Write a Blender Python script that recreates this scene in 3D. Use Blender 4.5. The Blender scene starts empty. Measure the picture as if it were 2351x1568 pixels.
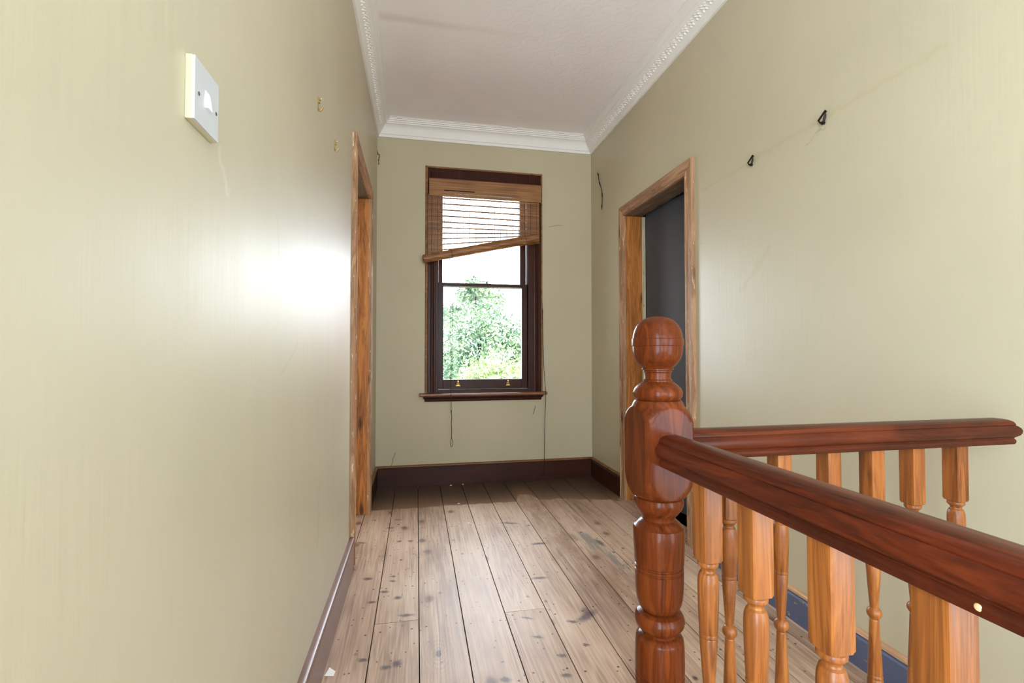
import bpy, bmesh, math, random
from mathutils import Vector, Matrix
PI = math.pi
S = bpy.context.scene
COL = S.collection

# ------------------------------------------------------------------ camera
H = 1.08
cam_d = bpy.data.cameras.new('camera'); cam = bpy.data.objects.new('camera', cam_d); COL.objects.link(cam)
cam_d.sensor_fit = 'HORIZONTAL'; cam_d.sensor_width = 36.0
cam_d.lens = 1095.5 / 2351 * 36.0
cam_d.clip_start = 0.02; cam_d.clip_end = 400
YAW, PIT, ROL = 0.1968, 0.0224, -0.0004
cam.location = (0, 0, H)
fw = Vector((math.sin(YAW) * math.cos(PIT), math.cos(YAW) * math.cos(PIT), math.sin(PIT)))
rt = Vector((math.cos(YAW), -math.sin(YAW), 0)); up = rt.cross(fw)
r2 = rt * math.cos(ROL) + up * math.sin(ROL); u2 = up * math.cos(ROL) - rt * math.sin(ROL)
cam.rotation_euler = Matrix((r2, u2, -fw)).transposed().to_euler()
S.camera = cam

# ------------------------------------------------------------------ world, sun, lights, exposure
SKY_LO, SKY_HI = 1.5, 18.0
w = bpy.data.worlds.new('sky'); S.world = w; w.use_nodes = True
wn = w.node_tree.nodes; wl = w.node_tree.links; bg = wn['Background']
bg.inputs['Color'].default_value = (0.80, 0.90, 1.0, 1)
# hazy bright sky, brightest low down beyond the end window, dimmer behind the house
tcw = wn.new('ShaderNodeTexCoord'); dot = wn.new('ShaderNodeVectorMath'); dot.operation = 'DOT_PRODUCT'
gd = Vector((0.25, 1.0, 0.30)).normalized(); dot.inputs[1].default_value = gd
wl.new(tcw.outputs['Generated'], dot.inputs[0])
mrw = wn.new('ShaderNodeMapRange'); mrw.interpolation_type = 'SMOOTHSTEP'
for i_, v_ in ((1, 0.45), (2, 1.0), (3, SKY_LO), (4, SKY_HI)): mrw.inputs[i_].default_value = v_
wl.new(dot.outputs['Value'], mrw.inputs[0]); wl.new(mrw.outputs[0], bg.inputs['Strength'])
sun_d = bpy.data.lights.new('sun', 'SUN'); sun_d.energy = 15.0; sun_d.angle = 0.01; sun_d.color = (1, 0.95, 0.86)
sun = bpy.data.objects.new('sun', sun_d); COL.objects.link(sun)
sun.rotation_euler = Vector((-0.65, 0.35, -0.68)).to_track_quat('-Z', 'Y').to_euler()

def area(name, loc, direction, sx, sy, power, color):
    d = bpy.data.lights.new(name, 'AREA'); d.shape = 'RECTANGLE'; d.size = sx; d.size_y = sy
    d.energy = power; d.color = color
    o = bpy.data.objects.new(name, d); COL.objects.link(o); o.location = loc
    o.rotation_euler = Vector(direction).to_track_quat('-Z', 'Y').to_euler()
    return o
# fill light added at an unseen landing window behind the camera
area('landing_fill_light', (0.6, -2.66, 1.3), (0, 1, 0), 1.6, 2.3, 70, (0.74, 0.88, 1.0))
# extra fill in the right-hand wall behind the camera, at an invented stair window
area('stair_side_fill_light', (1.60, -1.05, 0.95), (-1, 0, 0), 1.2, 1.5, 40, (0.60, 0.82, 1.0))
# extra fill from the left behind the camera, at an invented doorway
area('left_side_fill_light', (-0.46, -1.05, 1.10), (1, 0, 0), 1.2, 1.8, 100, (0.68, 0.85, 1.0))

vs = S.view_settings
S.display_settings.display_device = 'sRGB'
vs.view_transform = 'Standard'; vs.look = 'None'; vs.gamma = 1.0; vs.use_curve_mapping = False
vs.exposure = 0.51
try:
    S.cycles.use_denoising = True
    S.cycles.max_bounces = 12; S.cycles.diffuse_bounces = 8; S.cycles.glossy_bounces = 5
    S.cycles.sample_clamp_indirect = 8.0
except Exception:
    pass

# ------------------------------------------------------------------ dimensions (metres)
A, B, D = 0.3217, 1.5064, 3.9737     # left wall x=-A, right wall x=B, window wall y=D
ZC, CZ = 2.8266, 2.96                # cornice bottom, ceiling
Y0 = -2.6                            # wall behind the camera
T = 0.13

# ------------------------------------------------------------------ material helpers
def lin(r, g, b):
    f = lambda c: (c / 255 / 12.92) if c / 255 <= 0.04045 else ((c / 255 + 0.055) / 1.055) ** 2.4
    return (f(r), f(g), f(b), 1)

class NT:
    def __init__(s, name):
        s.m = bpy.data.materials.new(name); s.m.use_nodes = True
        s.t = s.m.node_tree; s.n = s.t.nodes; s.p = s.n['Principled BSDF']
        s.tc = s.n.new('ShaderNodeTexCoord'); s.co = s.tc.outputs['Object']
    def new(s, typ, **kw):
        n = s.n.new(typ)
        for k, v in kw.items():
            if k.startswith('i_'):
                n.inputs[k[2:].replace('_', ' ')].default_value = v
            else:
                setattr(n, k, v)
        return n
    def link(s, a, b): s.t.links.new(a, b)
    def set(s, inp, v):
        if hasattr(v, 'links') or hasattr(v, 'is_linked'): s.link(v, inp)
        else: inp.default_value = v
    def math(s, op, a, b=None, c=None, clamp=False):
        n = s.n.new('ShaderNodeMath'); n.operation = op; n.use_clamp = clamp
        s.set(n.inputs[0], a)
        if b is not None: s.set(n.inputs[1], b)
        if c is not None: s.set(n.inputs[2], c)
        return n.outputs[0]
    def mapping(s, scale=(1, 1, 1), loc=(0, 0, 0), rot=(0, 0, 0), src=None):
        n = s.n.new('ShaderNodeMapping'); s.link(src or s.co, n.inputs[0])
        n.inputs['Scale'].default_value = scale; n.inputs['Rotation'].default_value = rot
        s.set(n.inputs['Location'], loc)
        return n.outputs[0]
    def noise(s, vec, scale, detail=4, rough=0.55, dist=0.0):
        n = s.n.new('ShaderNodeTexNoise'); s.link(vec, n.inputs['Vector'])
        n.inputs['Scale'].default_value = scale; n.inputs['Detail'].default_value = detail
        n.inputs['Roughness'].default_value = rough; n.inputs['Distortion'].default_value = dist
        return n.outputs['Fac']
    def voro(s, vec, scale, feature='F1', out='Distance', rnd=1.0, dim='3D'):
        n = s.n.new('ShaderNodeTexVoronoi'); n.feature = feature; n.voronoi_dimensions = dim; s.link(vec, n.inputs['Vector'])
        n.inputs['Scale'].default_value = scale; n.inputs['Randomness'].default_value = rnd
        return n.outputs[out], n.outputs['Color'] if feature == 'F1' else None
    def ramp(s, fac, stops, mode='LINEAR'):
        n = s.n.new('ShaderNodeValToRGB'); s.link(fac, n.inputs[0]); cr = n.color_ramp; cr.interpolation = mode
        while len(cr.elements) < len(stops): cr.elements.new(0.5)
        for e, (p, c) in zip(cr.elements, stops):
            e.position = p; e.color = c if len(c) == 4 else (*c, 1)
        return n.outputs['Color']
    def mr(s, v, a, b, c=0.0, d=1.0, smooth=True):
        n = s.n.new('ShaderNodeMapRange'); n.interpolation_type = 'SMOOTHSTEP' if smooth else 'LINEAR'
        s.set(n.inputs[0], v)
        for i, x in zip((1, 2, 3, 4), (a, b, c, d)): n.inputs[i].default_value = x
        return n.outputs[0]
    def mix(s, fac, a, b, mode='MIX'):
        n = s.n.new('ShaderNodeMix'); n.data_type = 'RGBA'; n.blend_type = mode
        s.set(n.inputs['Factor'], fac); s.set(n.inputs['A'], a) if False else None
        s.set(n.inputs[6], a); s.set(n.inputs[7], b); return n.outputs[2]
    def sep(s, vec=None):
        n = s.n.new('ShaderNodeSeparateXYZ'); s.link(vec or s.co, n.inputs[0]); return n.outputs
    def bump(s, height, strength=0.2, dist=0.01):
        n = s.n.new('ShaderNodeBump'); s.link(height, n.inputs['Height'])
        n.inputs['Strength'].default_value = strength; n.inputs['Distance'].default_value = dist
        s.link(n.outputs[0], s.p.inputs['Normal'])
    def base(s, c): s.set(s.p.inputs['Base Color'], c)
    def rough(s, r): s.set(s.p.inputs['Roughness'], r)
    def segment(s, a, b, ua, ub):
        """distance from the 2D point (ua,ub) to the segment a-b"""
        dx, dy = b[0] - a[0], b[1] - a[1]; L2 = dx * dx + dy * dy
        px = s.math('SUBTRACT', ua, a[0]); py = s.math('SUBTRACT', ub, a[1])
        t = s.math('DIVIDE', s.math('ADD', s.math('MULTIPLY', px, dx), s.math('MULTIPLY', py, dy)), L2, clamp=True)
        ex = s.math('SUBTRACT', px, s.math('MULTIPLY', t, dx)); ey = s.math('SUBTRACT', py, s.math('MULTIPLY', t, dy))
        return s.math('SQRT', s.math('ADD', s.math('MULTIPLY', ex, ex), s.math('MULTIPLY', ey, ey)))

def simple(name, c, rough=0.5, metal=0.0, noise=0.0, nscale=30, bump=0.0):
    k = NT(name)
    if noise:
        f = k.noise(k.co, nscale, 5)
        k.base(k.ramp(f, [(0.3, tuple(x * (1 - noise) for x in c[:3])), (0.7, tuple(min(1, x * (1 + noise)) for x in c[:3]))]))
        if bump: k.bump(f, bump, 0.003)
    else: k.base(c)
    k.rough(rough); k.p.inputs['Metallic'].default_value = metal
    return k.m

def wood(name, dark, mid, light, axis='Z', rough=0.4, coat=0.0, knots=0.5, grain=1.0, wear=None, bump=0.1, spec=0.3):
    k = NT(name)
    oi = k.n.new('ShaderNodeObjectInfo')
    off = k.n.new('ShaderNodeCombineXYZ')
    k.link(k.math('MULTIPLY', oi.outputs['Random'], 13.7), off.inputs[0]); k.link(k.math('MULTIPLY', oi.outputs['Random'], 7.3), off.inputs[1])
    k.link(k.math('MULTIPLY', oi.outputs['Random'], 29.1), off.inputs[2])
    def sc(long, across):
        return {'X': (long, across, across), 'Y': (across, long, across), 'Z': (across, across, long)}[axis]
    v1 = k.mapping(sc(1.3, 14), off.outputs[0]); v2 = k.mapping(sc(3, 150), off.outputs[0]); v3 = k.mapping(sc(3.2, 11), off.outputs[0])
    n1 = k.noise(v1, 1.6 * grain, 5, 0.6, 1.2); n2 = k.noise(v2, 1.0, 3)
    n0 = k.noise(k.mapping(sc(0.8, 4), off.outputs[0]), 2.2, 2)
    rings = k.math('FRACT', k.math('MULTIPLY', n1, 5.0))
    rings = k.math('ABSOLUTE', k.math('SUBTRACT', rings, 0.5))
    f = k.math('ADD', k.math('MULTIPLY', n1, 0.55), k.math('MULTIPLY', rings, 0.35))
    f = k.math('ADD', f, k.math('MULTIPLY', k.math('SUBTRACT', n2, 0.5), 0.25))
    f = k.math('ADD', f, k.math('MULTIPLY', k.math('SUBTRACT', n0, 0.5), 0.5))
    c = k.ramp(f, [(0.15, dark), (0.42, mid), (0.72, light)])
    if knots:
        d, vc = k.voro(v3, 1.0)
        sel = k.sep(vc)[0]
        kn = k.math('MULTIPLY', k.mr(d, 0.05, 0.22, 1, 0), k.math('GREATER_THAN', sel, 1 - knots * 0.5))
        c = k.mix(k.math('MULTIPLY', kn, 0.8), c, tuple(x * 0.30 for x in dark[:3]) + (1,))
    if wear:
        wf = k.noise(k.mapping(sc(5, 26)), 2.0, 6, 0.7)
        c = k.mix(k.mr(wf, 0.60, 0.68), c, wear)
    k.base(c)
    k.rough(k.math('ADD', rough, k.math('MULTIPLY', n2, 0.12)))
    k.p.inputs['Specular IOR Level'].default_value = spec; k.p.inputs['Coat Weight'].default_value = coat; k.p.inputs['Coat Roughness'].default_value = 0.12
    k.bump(k.math('ADD', n2, k.math('MULTIPLY', rings, 0.6)), bump, 0.002)
    return k.m

def wall_mat(name, base, var=0.05, rough=0.34, marks=(), spec=0.5):
    """olive-cream eggshell paint, brushed vertically, with scuffs"""
    k = NT(name)
    n = k.noise(k.co, 1.1, 4, 0.6)
    c = k.ramp(n, [(0.3, tuple(x * (1 - var) for x in base[:3])), (0.7, tuple(min(1, x * (1 + var)) for x in base[:3]))])
    sp, _ = k.voro(k.mapping((1, 1, 0.7)), 5.5)
    spots = k.math('MULTIPLY', k.mr(sp, 0.012, 0.03, 1, 0), k.math('GREATER_THAN', k.noise(k.co, 3.3, 2), 0.56))
    c = k.mix(k.math('MULTIPLY', spots, 0.35), c, lin(96, 84, 56))
    X, Y, Z = k.sep()
    for axis, a, b, wd, col, amt in marks:
        u = {'x': X, 'y': Y}[axis]
        warp = k.math('MULTIPLY', k.math('SUBTRACT', k.noise(k.co, 22, 3), 0.5), 0.05)
        dd = k.segment(a, b, k.math('ADD', u, warp), k.math('ADD', Z, warp))
        c = k.mix(k.math('MULTIPLY', k.mr(dd, wd * 0.4, wd, 1, 0), amt), c, col)
    k.base(c)
    rn = k.noise(k.mapping((9, 9, 0.9)), 1.5, 4, 0.6)
    k.rough(k.math('ADD', rough - 0.05, k.math('MULTIPLY', rn, 0.10)))
    k.p.inputs['IOR'].default_value = 1.5; k.p.inputs['Specular IOR Level'].default_value = spec
    b1 = k.noise(k.mapping((60, 60, 2.2)), 1.0, 4, 0.6); b2 = k.noise(k.mapping((5, 5, 1.6)), 1.0, 4, 0.6)
    k.bump(k.math('ADD', k.math('MULTIPLY', b1, 0.30), b2), 0.16, 0.012)
    return k.m

WALLC = lin(188, 177, 149)
M = {}
M['wall_left'] = wall_mat('olive_cream_paint_left', WALLC, rough=0.46, spec=0.85, marks=[
    ('y', (0.86, 1.41), (0.90, 1.36), 0.012, lin(226, 222, 205), 0.2),
    ('y', (1.19, 1.40), (1.23, 1.27), 0.006, lin(150, 140, 105), 0.2),
    ('y', (1.55, 1.33), (1.72, 1.40), 0.003, lin(120, 108, 72), 0.3),
    ('y', (1.25, 1.03), (1.40, 1.10), 0.003, lin(140, 128, 92), 0.25),
    ('y', (1.7, 0.45), (1.72, 0.62), 0.03, lin(130, 118, 84), 0.12)])
M['wall_right'] = wall_mat('olive_cream_paint_right', WALLC, rough=0.42, spec=0.7, marks=[
    ('y', (2.00, 1.375), (1.81, 1.53), 0.022, lin(176, 166, 120), 0.4),
    ('y', (2.30, 1.95), (1.10, 1.975), 0.012, lin(168, 154, 106), 0.22),
    ('y', (1.52, 1.93), (1.62, 1.90), 0.003, lin(140, 124, 80), 0.4)])
M['wall_back'] = wall_mat('olive_cream_paint_far', WALLC, rough=0.45, spec=0.25, marks=[
    ('x', (-0.320, 2.72), (-0.305, 2.66), 0.006, lin(60, 50, 30), 0.9),
    ('x', (-0.308, 2.66), (-0.314, 2.60), 0.006, lin(60, 50, 30), 0.9),
    ('x', (-0.20, 0.17), (-0.16, 0.28), 0.004, lin(110, 98, 60), 0.8),
    ('x', (0.99, 0.62), (0.985, 0.56), 0.005, lin(90, 80, 50), 0.8),
    ('x', (1.12, 2.17), (1.24, 2.18), 0.004, lin(110, 98, 60), 0.6)])
M['room_cream'] = simple('side_room_cream_paint', lin(205, 200, 180), 0.6, noise=0.05, nscale=3)
M['room_grey'] = simple('side_room_grey_paint', lin(120, 120, 122), 0.6, noise=0.05, nscale=3)

def ceiling_mat():
    k = NT('embossed_white_ceiling_paper')
    n = k.noise(k.co, 1.2, 3)
    c = k.ramp(n, [(0.3, lin(240, 232, 232)), (0.7, lin(248, 241, 241))])
    X, Y, Z = k.sep()
    warp = k.math('MULTIPLY', k.math('SUBTRACT', k.noise(k.co, 4, 3), 0.5), 0.04)
    dd = k.segment((-0.30, 2.715), (0.70, 2.735), X, k.math('ADD', Y, warp))
    seam = k.math('MULTIPLY', k.mr(dd, 0.0, 0.05, 1, 0), k.mr(X, -0.3, 0.75, 1, 0.1))
    c = k.mix(k.math('MULTIPLY', seam, 0.32), c, lin(196, 176, 150)); k.base(c); k.rough(0.55)
    v, _ = k.voro(k.mapping((9, 9, 9)), 1.0, rnd=0.25)
    ringsv = k.math('SINE', k.math('MULTIPLY', v, 26))
    v2 = k.noise(k.mapping((40, 40, 40)), 1.0, 2, 0.5, 1.5)
    k.bump(k.math('ADD', k.math('ADD', k.math('MULTIPLY', ringsv, 0.25), v2), k.math('MULTIPLY', seam, 0.6)), 0.22, 0.004)
    return k.m
M['ceiling'] = ceiling_mat()
M['cornice'] = simple('white_plaster_cornice', lin(236, 231, 226), 0.5, noise=0.02, nscale=6, bump=0.05)

SMUDGES = [(0.682, 2.636, 0.0585, 0.018, -0.02),
    (0.579, 2.238, 0.0495, 0.015, -0.05),
    (0.617, 1.853, 0.03, 0.012, -0.37),
    (0.688, 1.88, 0.078, 0.0255, 0.6),
    (0.578, 2.985, 0.0675, 0.021, -0.34),
    (-0.038, 2.031, 0.039, 0.015, -0.12),
    (-0.305, 2.843, 0.0345, 0.012, -0.2),
    (-0.155, 3.048, 0.0285, 0.018, -0.2),
    (-0.077, 3.04, 0.0225, 0.0165, -0.2),
    (-0.114, 3.188, 0.033, 0.012, -0.2),
    (-0.095, 2.823, 0.018, 0.018, -0.2),
    (-0.032, 2.817, 0.021, 0.0165, -0.2),
    (-0.108, 2.393, 0.018, 0.012, -0.2),
    (-0.109, 2.344, 0.021, 0.012, -0.2),
    (-0.14, 2.246, 0.027, 0.015, -0.2),
    (-0.077, 2.183, 0.0225, 0.0195, -0.2),
    (-0.064, 1.727, 0.021, 0.024, -0.2),
    (-0.1, 1.713, 0.024, 0.015, -0.2),
    (-0.183, 1.768, 0.024, 0.012, -0.2),
    (-0.226, 2.39, 0.027, 0.018, -0.2),
    (-0.186, 2.165, 0.024, 0.012, -0.07),
    (0.442, 1.914, 0.033, 0.009, -0.34),
    (0.453, 1.779, 0.0285, 0.0105, -0.36),
    (0.514, 1.654, 0.0195, 0.0135, -0.3),
    (0.494, 1.552, 0.024, 0.015, -0.32),
    (0.29, 1.571, 0.024, 0.018, -0.34),
    (0.618, 1.698, 0.018, 0.009, -0.34),
    (0.364, 2.5, 0.045, 0.009, -1.59),
    (1.022, 2.58, 0.0645, 0.021, -1.46)]
def floor_mat():
    k = NT('worn_sanded_floorboards')
    at = k.n.new('ShaderNodeAttribute'); at.attribute_name = 'board'; rnd = at.outputs['Fac']
    X, Y, Z = k.sep()
    off = k.n.new('ShaderNodeCombineXYZ'); k.link(k.math('MULTIPLY', rnd, 31.0), off.inputs[0]); k.link(k.math('MULTIPLY', rnd, 17.0), off.inputs[1]); k.link(k.math('MULTIPLY', rnd, 5.0), off.inputs[2])
    v1 = k.mapping((9, 0.9, 9), off.outputs[0]); v2 = k.mapping((130, 4, 130), off.outputs[0])
    n1 = k.noise(k.mapping((7, 0.42, 7), off.outputs[0]), 1.5, 3, 0.5, 0.6); n2 = k.noise(v2, 1.0, 4)
    rings = k.math('ABSOLUTE', k.math('SUBTRACT', k.math('FRACT', k.math('MULTIPLY', n1, 9.0)), 0.5))
    big = k.noise(k.mapping((2.2, 1.3, 1)), 1.3, 3)
    f = k.math('ADD', k.math('MULTIPLY', n1, 0.35), k.math('MULTIPLY', rings, 0.20))
    f = k.math('ADD', f, k.math('MULTIPLY', k.math('SUBTRACT', n2, 0.5), 0.5))
    f = k.math('ADD', f, k.math('MULTIPLY', k.math('SUBTRACT', rnd, 0.5), 0.17))
    f = k.math('ADD', f, k.math('MULTIPLY', k.math('SUBTRACT', big, 0.5), 0.6))
    c = k.ramp(f, [(0.0, lin(128, 96, 76)), (0.3, lin(188, 158, 134)), (0.62, lin(218, 196, 172))])
    # grey old paint along one board
    gp = k.noise(k.mapping((14, 2.0, 1)), 1.4, 5, 0.7)
    g = k.math('MULTIPLY', k.mr(gp, 0.47, 0.56), k.mr(k.segment((0.95, 2.70), (1.06, 2.05), X, Y), 0.03, 0.075, 1, 0))
    c = k.mix(k.math('MULTIPLY', g, 0.75), c, lin(112, 112, 108))
    # brown worn band beside it and scattered brown stains
    st = k.noise(k.mapping((7, 2.2, 1), (4, 9, 0)), 1.3, 5, 0.65)
    s1 = k.math('MULTIPLY', k.mr(st, 0.40, 0.6), k.mr(k.segment((0.80, 3.25), (0.93, 1.9), X, Y), 0.02, 0.16, 1, 0))
    c = k.mix(k.math('MULTIPLY', s1, 0.55), c, lin(126, 88, 58))
    # knots
    d, vc = k.voro(k.mapping((5.5, 3.6, 1), off.outputs[0]), 1.0, dim='2D')
    vs_ = k.sep(vc)
    wob = k.math('ADD', d, k.math('MULTIPLY', k.math('SUBTRACT', k.noise(k.mapping((40, 22, 1)), 1.0, 3), 0.5), 0.06))
    kn = k.math('MULTIPLY', k.mr(wob, 0.04, 0.15, 1, 0), k.math('GREATER_THAN', vs_[0], 0.78))
    c = k.mix(k.math('MULTIPLY', kn, 0.85), c, lin(84, 60, 54))
    halo = k.math('MULTIPLY', k.mr(wob, 0.10, 0.34, 1, 0), k.math('GREATER_THAN', vs_[0], 0.78))
    c = k.mix(k.math('MULTIPLY', halo, 0.25), c, lin(136, 96, 74))
    # smudgy dark stabs, thickest by the left doorway and by the far right
    d, vc = k.voro(k.mapping((13, 10, 1), off.outputs[0]), 1.0); vs_ = k.sep(vc)
    wob = k.math('ADD', d, k.math('MULTIPLY', k.math('SUBTRACT', k.noise(k.mapping((60, 50, 1)), 1.0, 3), 0.5), 0.10))
    area_l = k.mr(k.segment((-0.12, 1.9), (-0.10, 3.3), X, Y), 0.10, 0.22, 1, 0); area_r = k.mr(k.segment((1.0, 3.2), (1.25, 2.4), X, Y), 0.1, 0.25, 1, 0)
    thr = k.math('SUBTRACT', 0.84, k.math('MULTIPLY', k.math('MAXIMUM', area_l, k.math('MULTIPLY', area_r, 0.7)), 0.42))
    tk = k.math('MULTIPLY', k.mr(wob, 0.03, 0.17, 1, 0), k.math('GREATER_THAN', vs_[1], thr))
    c = k.mix(k.math('MULTIPLY', tk, 0.9), c, lin(62, 46, 46))
    d, vc = k.voro(k.mapping((30, 24, 1)), 1.0, dim='2D'); vs_ = k.sep(vc)
    tk = k.math('MULTIPLY', k.mr(d, 0.05, 0.15, 1, 0), k.math('GREATER_THAN', vs_[1], 0.84))
    c = k.mix(k.math('MULTIPLY', tk, 0.8), c, lin(60, 44, 40))
    # the particular smudges and burns on these boards, lying across the grain
    wv = k.n.new('ShaderNodeVectorMath'); wv.operation = 'ADD'; k.link(k.co, wv.inputs[0])
    wn_ = k.n.new('ShaderNodeTexNoise'); wn_.inputs['Scale'].default_value = 55; wn_.inputs['Detail'].default_value = 3; k.link(k.co, wn_.inputs['Vector'])
    wm = k.n.new('ShaderNodeVectorMath'); wm.operation = 'MULTIPLY_ADD'; k.link(wn_.outputs['Color'], wm.inputs[0]); wm.inputs[1].default_value = (0.02, 0.02, 0); wm.inputs[2].default_value = (-0.01, -0.01, 0)
    k.link(wm.outputs[0], wv.inputs[1]); dmin = None
    for cx, cy, ha, hb, an in SMUDGES:
        mp = k.n.new('ShaderNodeMapping'); mp.vector_type = 'TEXTURE'; k.link(wv.outputs[0], mp.inputs[0])
        mp.inputs['Location'].default_value = (cx, cy, 0); mp.inputs['Rotation'].default_value = (0, 0, an); mp.inputs['Scale'].default_value = (ha, hb, 1)
        ln = k.n.new('ShaderNodeVectorMath'); ln.operation = 'LENGTH'; k.link(mp.outputs[0], ln.inputs[0])
        dmin = ln.outputs['Value'] if dmin is None else k.math('MINIMUM', dmin, ln.outputs['Value'])
    c = k.mix(k.math('MULTIPLY', k.mr(dmin, 0.25, 1.15, 1, 0), 0.85), c, lin(70, 52, 54))
    # one big knot with its growth rings
    kd = k.n.new('ShaderNodeMapping'); kd.vector_type = 'TEXTURE'; k.link(wv.outputs[0], kd.inputs[0]); kd.inputs['Location'].default_value = (0.080, 1.752, 0); kd.inputs['Scale'].default_value = (0.060, 0.12, 1)
    kl = k.n.new('ShaderNodeVectorMath'); kl.operation = 'LENGTH'; k.link(kd.outputs[0], kl.inputs[0]); kv = kl.outputs['Value']
    krg = k.math('MULTIPLY', k.math('POWER', k.math('ABSOLUTE', k.math('SINE', k.math('MULTIPLY', kv, 16))), 2.0), k.mr(kv, 0.4, 1.3, 1, 0))
    c = k.mix(k.math('MULTIPLY', krg, 0.35), c, lin(140, 104, 88)); c = k.mix(k.math('MULTIPLY', k.mr(kv, 0.08, 0.26, 1, 0), 0.85), c, lin(84, 70, 82))
    # floor nails: two per board on every joist
    u = k.math('FRACT', k.math('DIVIDE', k.math('SUBTRACT', X, 0.013 - 0.1743 * 20), 0.1743))
    du = k.math('MULTIPLY', k.math('SUBTRACT', k.math('ABSOLUTE', k.math('SUBTRACT', u, 0.5)), 0.34), 0.1743)
    jj = k.math('ADD', Y, k.math('MULTIPLY', k.math('SUBTRACT', rnd, 0.5), 0.05))
    dv = k.math('SUBTRACT', k.math('FRACT', k.math('DIVIDE', k.math('SUBTRACT', jj, 1.935 - 0.36 * 20 - 0.18), 0.36)), 0.5)
    dv = k.math('MULTIPLY', dv, 0.36)
    nd = k.math('SQRT', k.math('ADD', k.math('MULTIPLY', du, du), k.math('MULTIPLY', dv, dv)))
    c = k.mix(k.math('MULTIPLY', k.mr(nd, 0.0035, 0.0055, 1, 0), 0.9), c, lin(44, 32, 30))
    # unsanded dark varnished margin against the window wall
    wy = k.math('ADD', Y, k.math('MULTIPLY', k.math('SUBTRACT', k.noise(k.mapping((5, 9, 1)), 2.0, 5, 0.6), 0.5), 0.10))
    tongue = k.math('MULTIPLY', k.mr(k.math('ABSOLUTE', k.math('SUBTRACT', X, 0.80)), 0.03, 0.10, 1, 0), 0.16)
    wy = k.math('SUBTRACT', wy, tongue)
    wy = k.math('ADD', wy, k.mr(X, 1.0, 1.4, 0.0, 0.09))
    mg = k.mr(wy, 3.395, 3.42)
    dk = k.mix(k.mr(k.math('ADD', wy, k.math('MULTIPLY', k.math('SUBTRACT', n1, 0.5), 0.25)), 3.42, 3.72), lin(118, 84, 64), lin(62, 42, 28))
    c = k.mix(k.math('MULTIPLY', mg, 0.92), c, dk)
    k.base(c)
    k.rough(k.math('SUBTRACT', k.math('ADD', 0.40, k.math('MULTIPLY', n2, 0.16)), k.math('MULTIPLY', mg, 0.08)))
    k.bump(k.math('ADD', n2, rings), 0.16, 0.003)
    return k.m
M['floor'] = floor_mat()

M['pine'] = wood('stripped_orange_pine', lin(106, 60, 26), lin(180, 112, 52), lin(204, 140, 74), 'Z', 0.42, 0.0, 0.7)
M['pine_pale'] = wood('weathered_pine_casing', lin(120, 84, 56), lin(176, 134, 100), lin(206, 172, 138), 'Z', 0.5, 0.0, 0.4, wear=lin(216, 200, 172))
M['pine_pale_y'] = wood('weathered_pine_head', lin(112, 78, 52), lin(170, 128, 94), lin(204, 170, 138), 'Y', 0.5, 0.0, 0.4, wear=lin(120, 108, 92))
M['pine_grey_y'] = wood('grey_stained_pine_head', lin(70, 58, 48), lin(112, 92, 74), lin(160, 136, 112), 'Y', 0.6, 0.0, 0.8, wear=lin(60, 52, 46))
M['old_white'] = wood('chipped_white_paint_on_pine', lin(190, 176, 148), lin(206, 194, 168), lin(216, 206, 184), 'Z', 0.55, 0.0, 0.0, wear=lin(96, 74, 52))
M['pine_baluster'] = wood('honey_varnished_pine', lin(88, 44, 16), lin(148, 84, 34), lin(174, 112, 52), 'Z', 0.33, 0.10, 0.9)
M['newel'] = wood('varnished_red_brown_newel', lin(62, 25, 9), lin(98, 43, 15), lin(122, 60, 23), 'Z', 0.24, 0.12, 0.6, bump=0.03, spec=0.08)
M['rail_y'] = wood('dark_mahogany_rail_near', lin(42, 14, 6), lin(84, 31, 12), lin(112, 48, 19), 'Y', 0.28, 0.03, 0.4, bump=0.04, spec=0.2)
M['rail_x'] = wood('dark_mahogany_rail_far', lin(46, 17, 7), lin(84, 33, 13), lin(104, 46, 18), 'X', 0.28, 0.03, 0.4, bump=0.04, spec=0.16)
M['window_brown'] = wood('dark_brown_gloss_window_paint', lin(46, 20, 11), lin(62, 29, 16), lin(76, 39, 23), 'Z', 0.24, 0.0, 0.0, bump=0.12, spec=0.15)
M['sill_brown'] = wood('worn_brown_sill', lin(92, 52, 32), lin(132, 82, 54), lin(156, 104, 72), 'X', 0.3, 0.3, 0.3)
M['skirt_dark'] = wood('dark_brown_gloss_skirting', lin(46, 20, 10), lin(60, 26, 13), lin(74, 34, 18), 'X', 0.34, 0.0, 0.0, bump=0.04, spec=0.25)
M['skirt_top'] = wood('worn_skirting_top_edge', lin(96, 62, 34), lin(136, 92, 54), lin(160, 116, 74), 'X', 0.45, 0.0, 0.0, wear=lin(70, 36, 22))
M['skirt_left'] = simple('mauve_brown_gloss_skirting', lin(118, 84, 70), 0.36, noise=0.12, nscale=9, bump=0.1)
def slate_mat():
    k = NT('chipped_slate_blue_paint')
    f = k.noise(k.mapping((1, 5, 14)), 2.6, 6, 0.65)
    c = k.mix(k.mr(f, 0.63, 0.66), lin(84, 92, 118), lin(176, 146, 116)); k.base(c); k.rough(0.42); k.bump(f, 0.1, 0.003)
    return k.m
M['slate'] = slate_mat()
M['pine_top_y'] = wood('bare_pine_skirting_top', lin(160, 118, 84), lin(204, 164, 128), lin(224, 192, 158), 'Y', 0.5, 0.0, 0.3, wear=lin(150, 140, 130))
M['charcoal'] = simple('charcoal_door_paint', lin(77, 77, 82), 0.55, noise=0.05, nscale=12, bump=0.04)
M['blind'] = None
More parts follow.
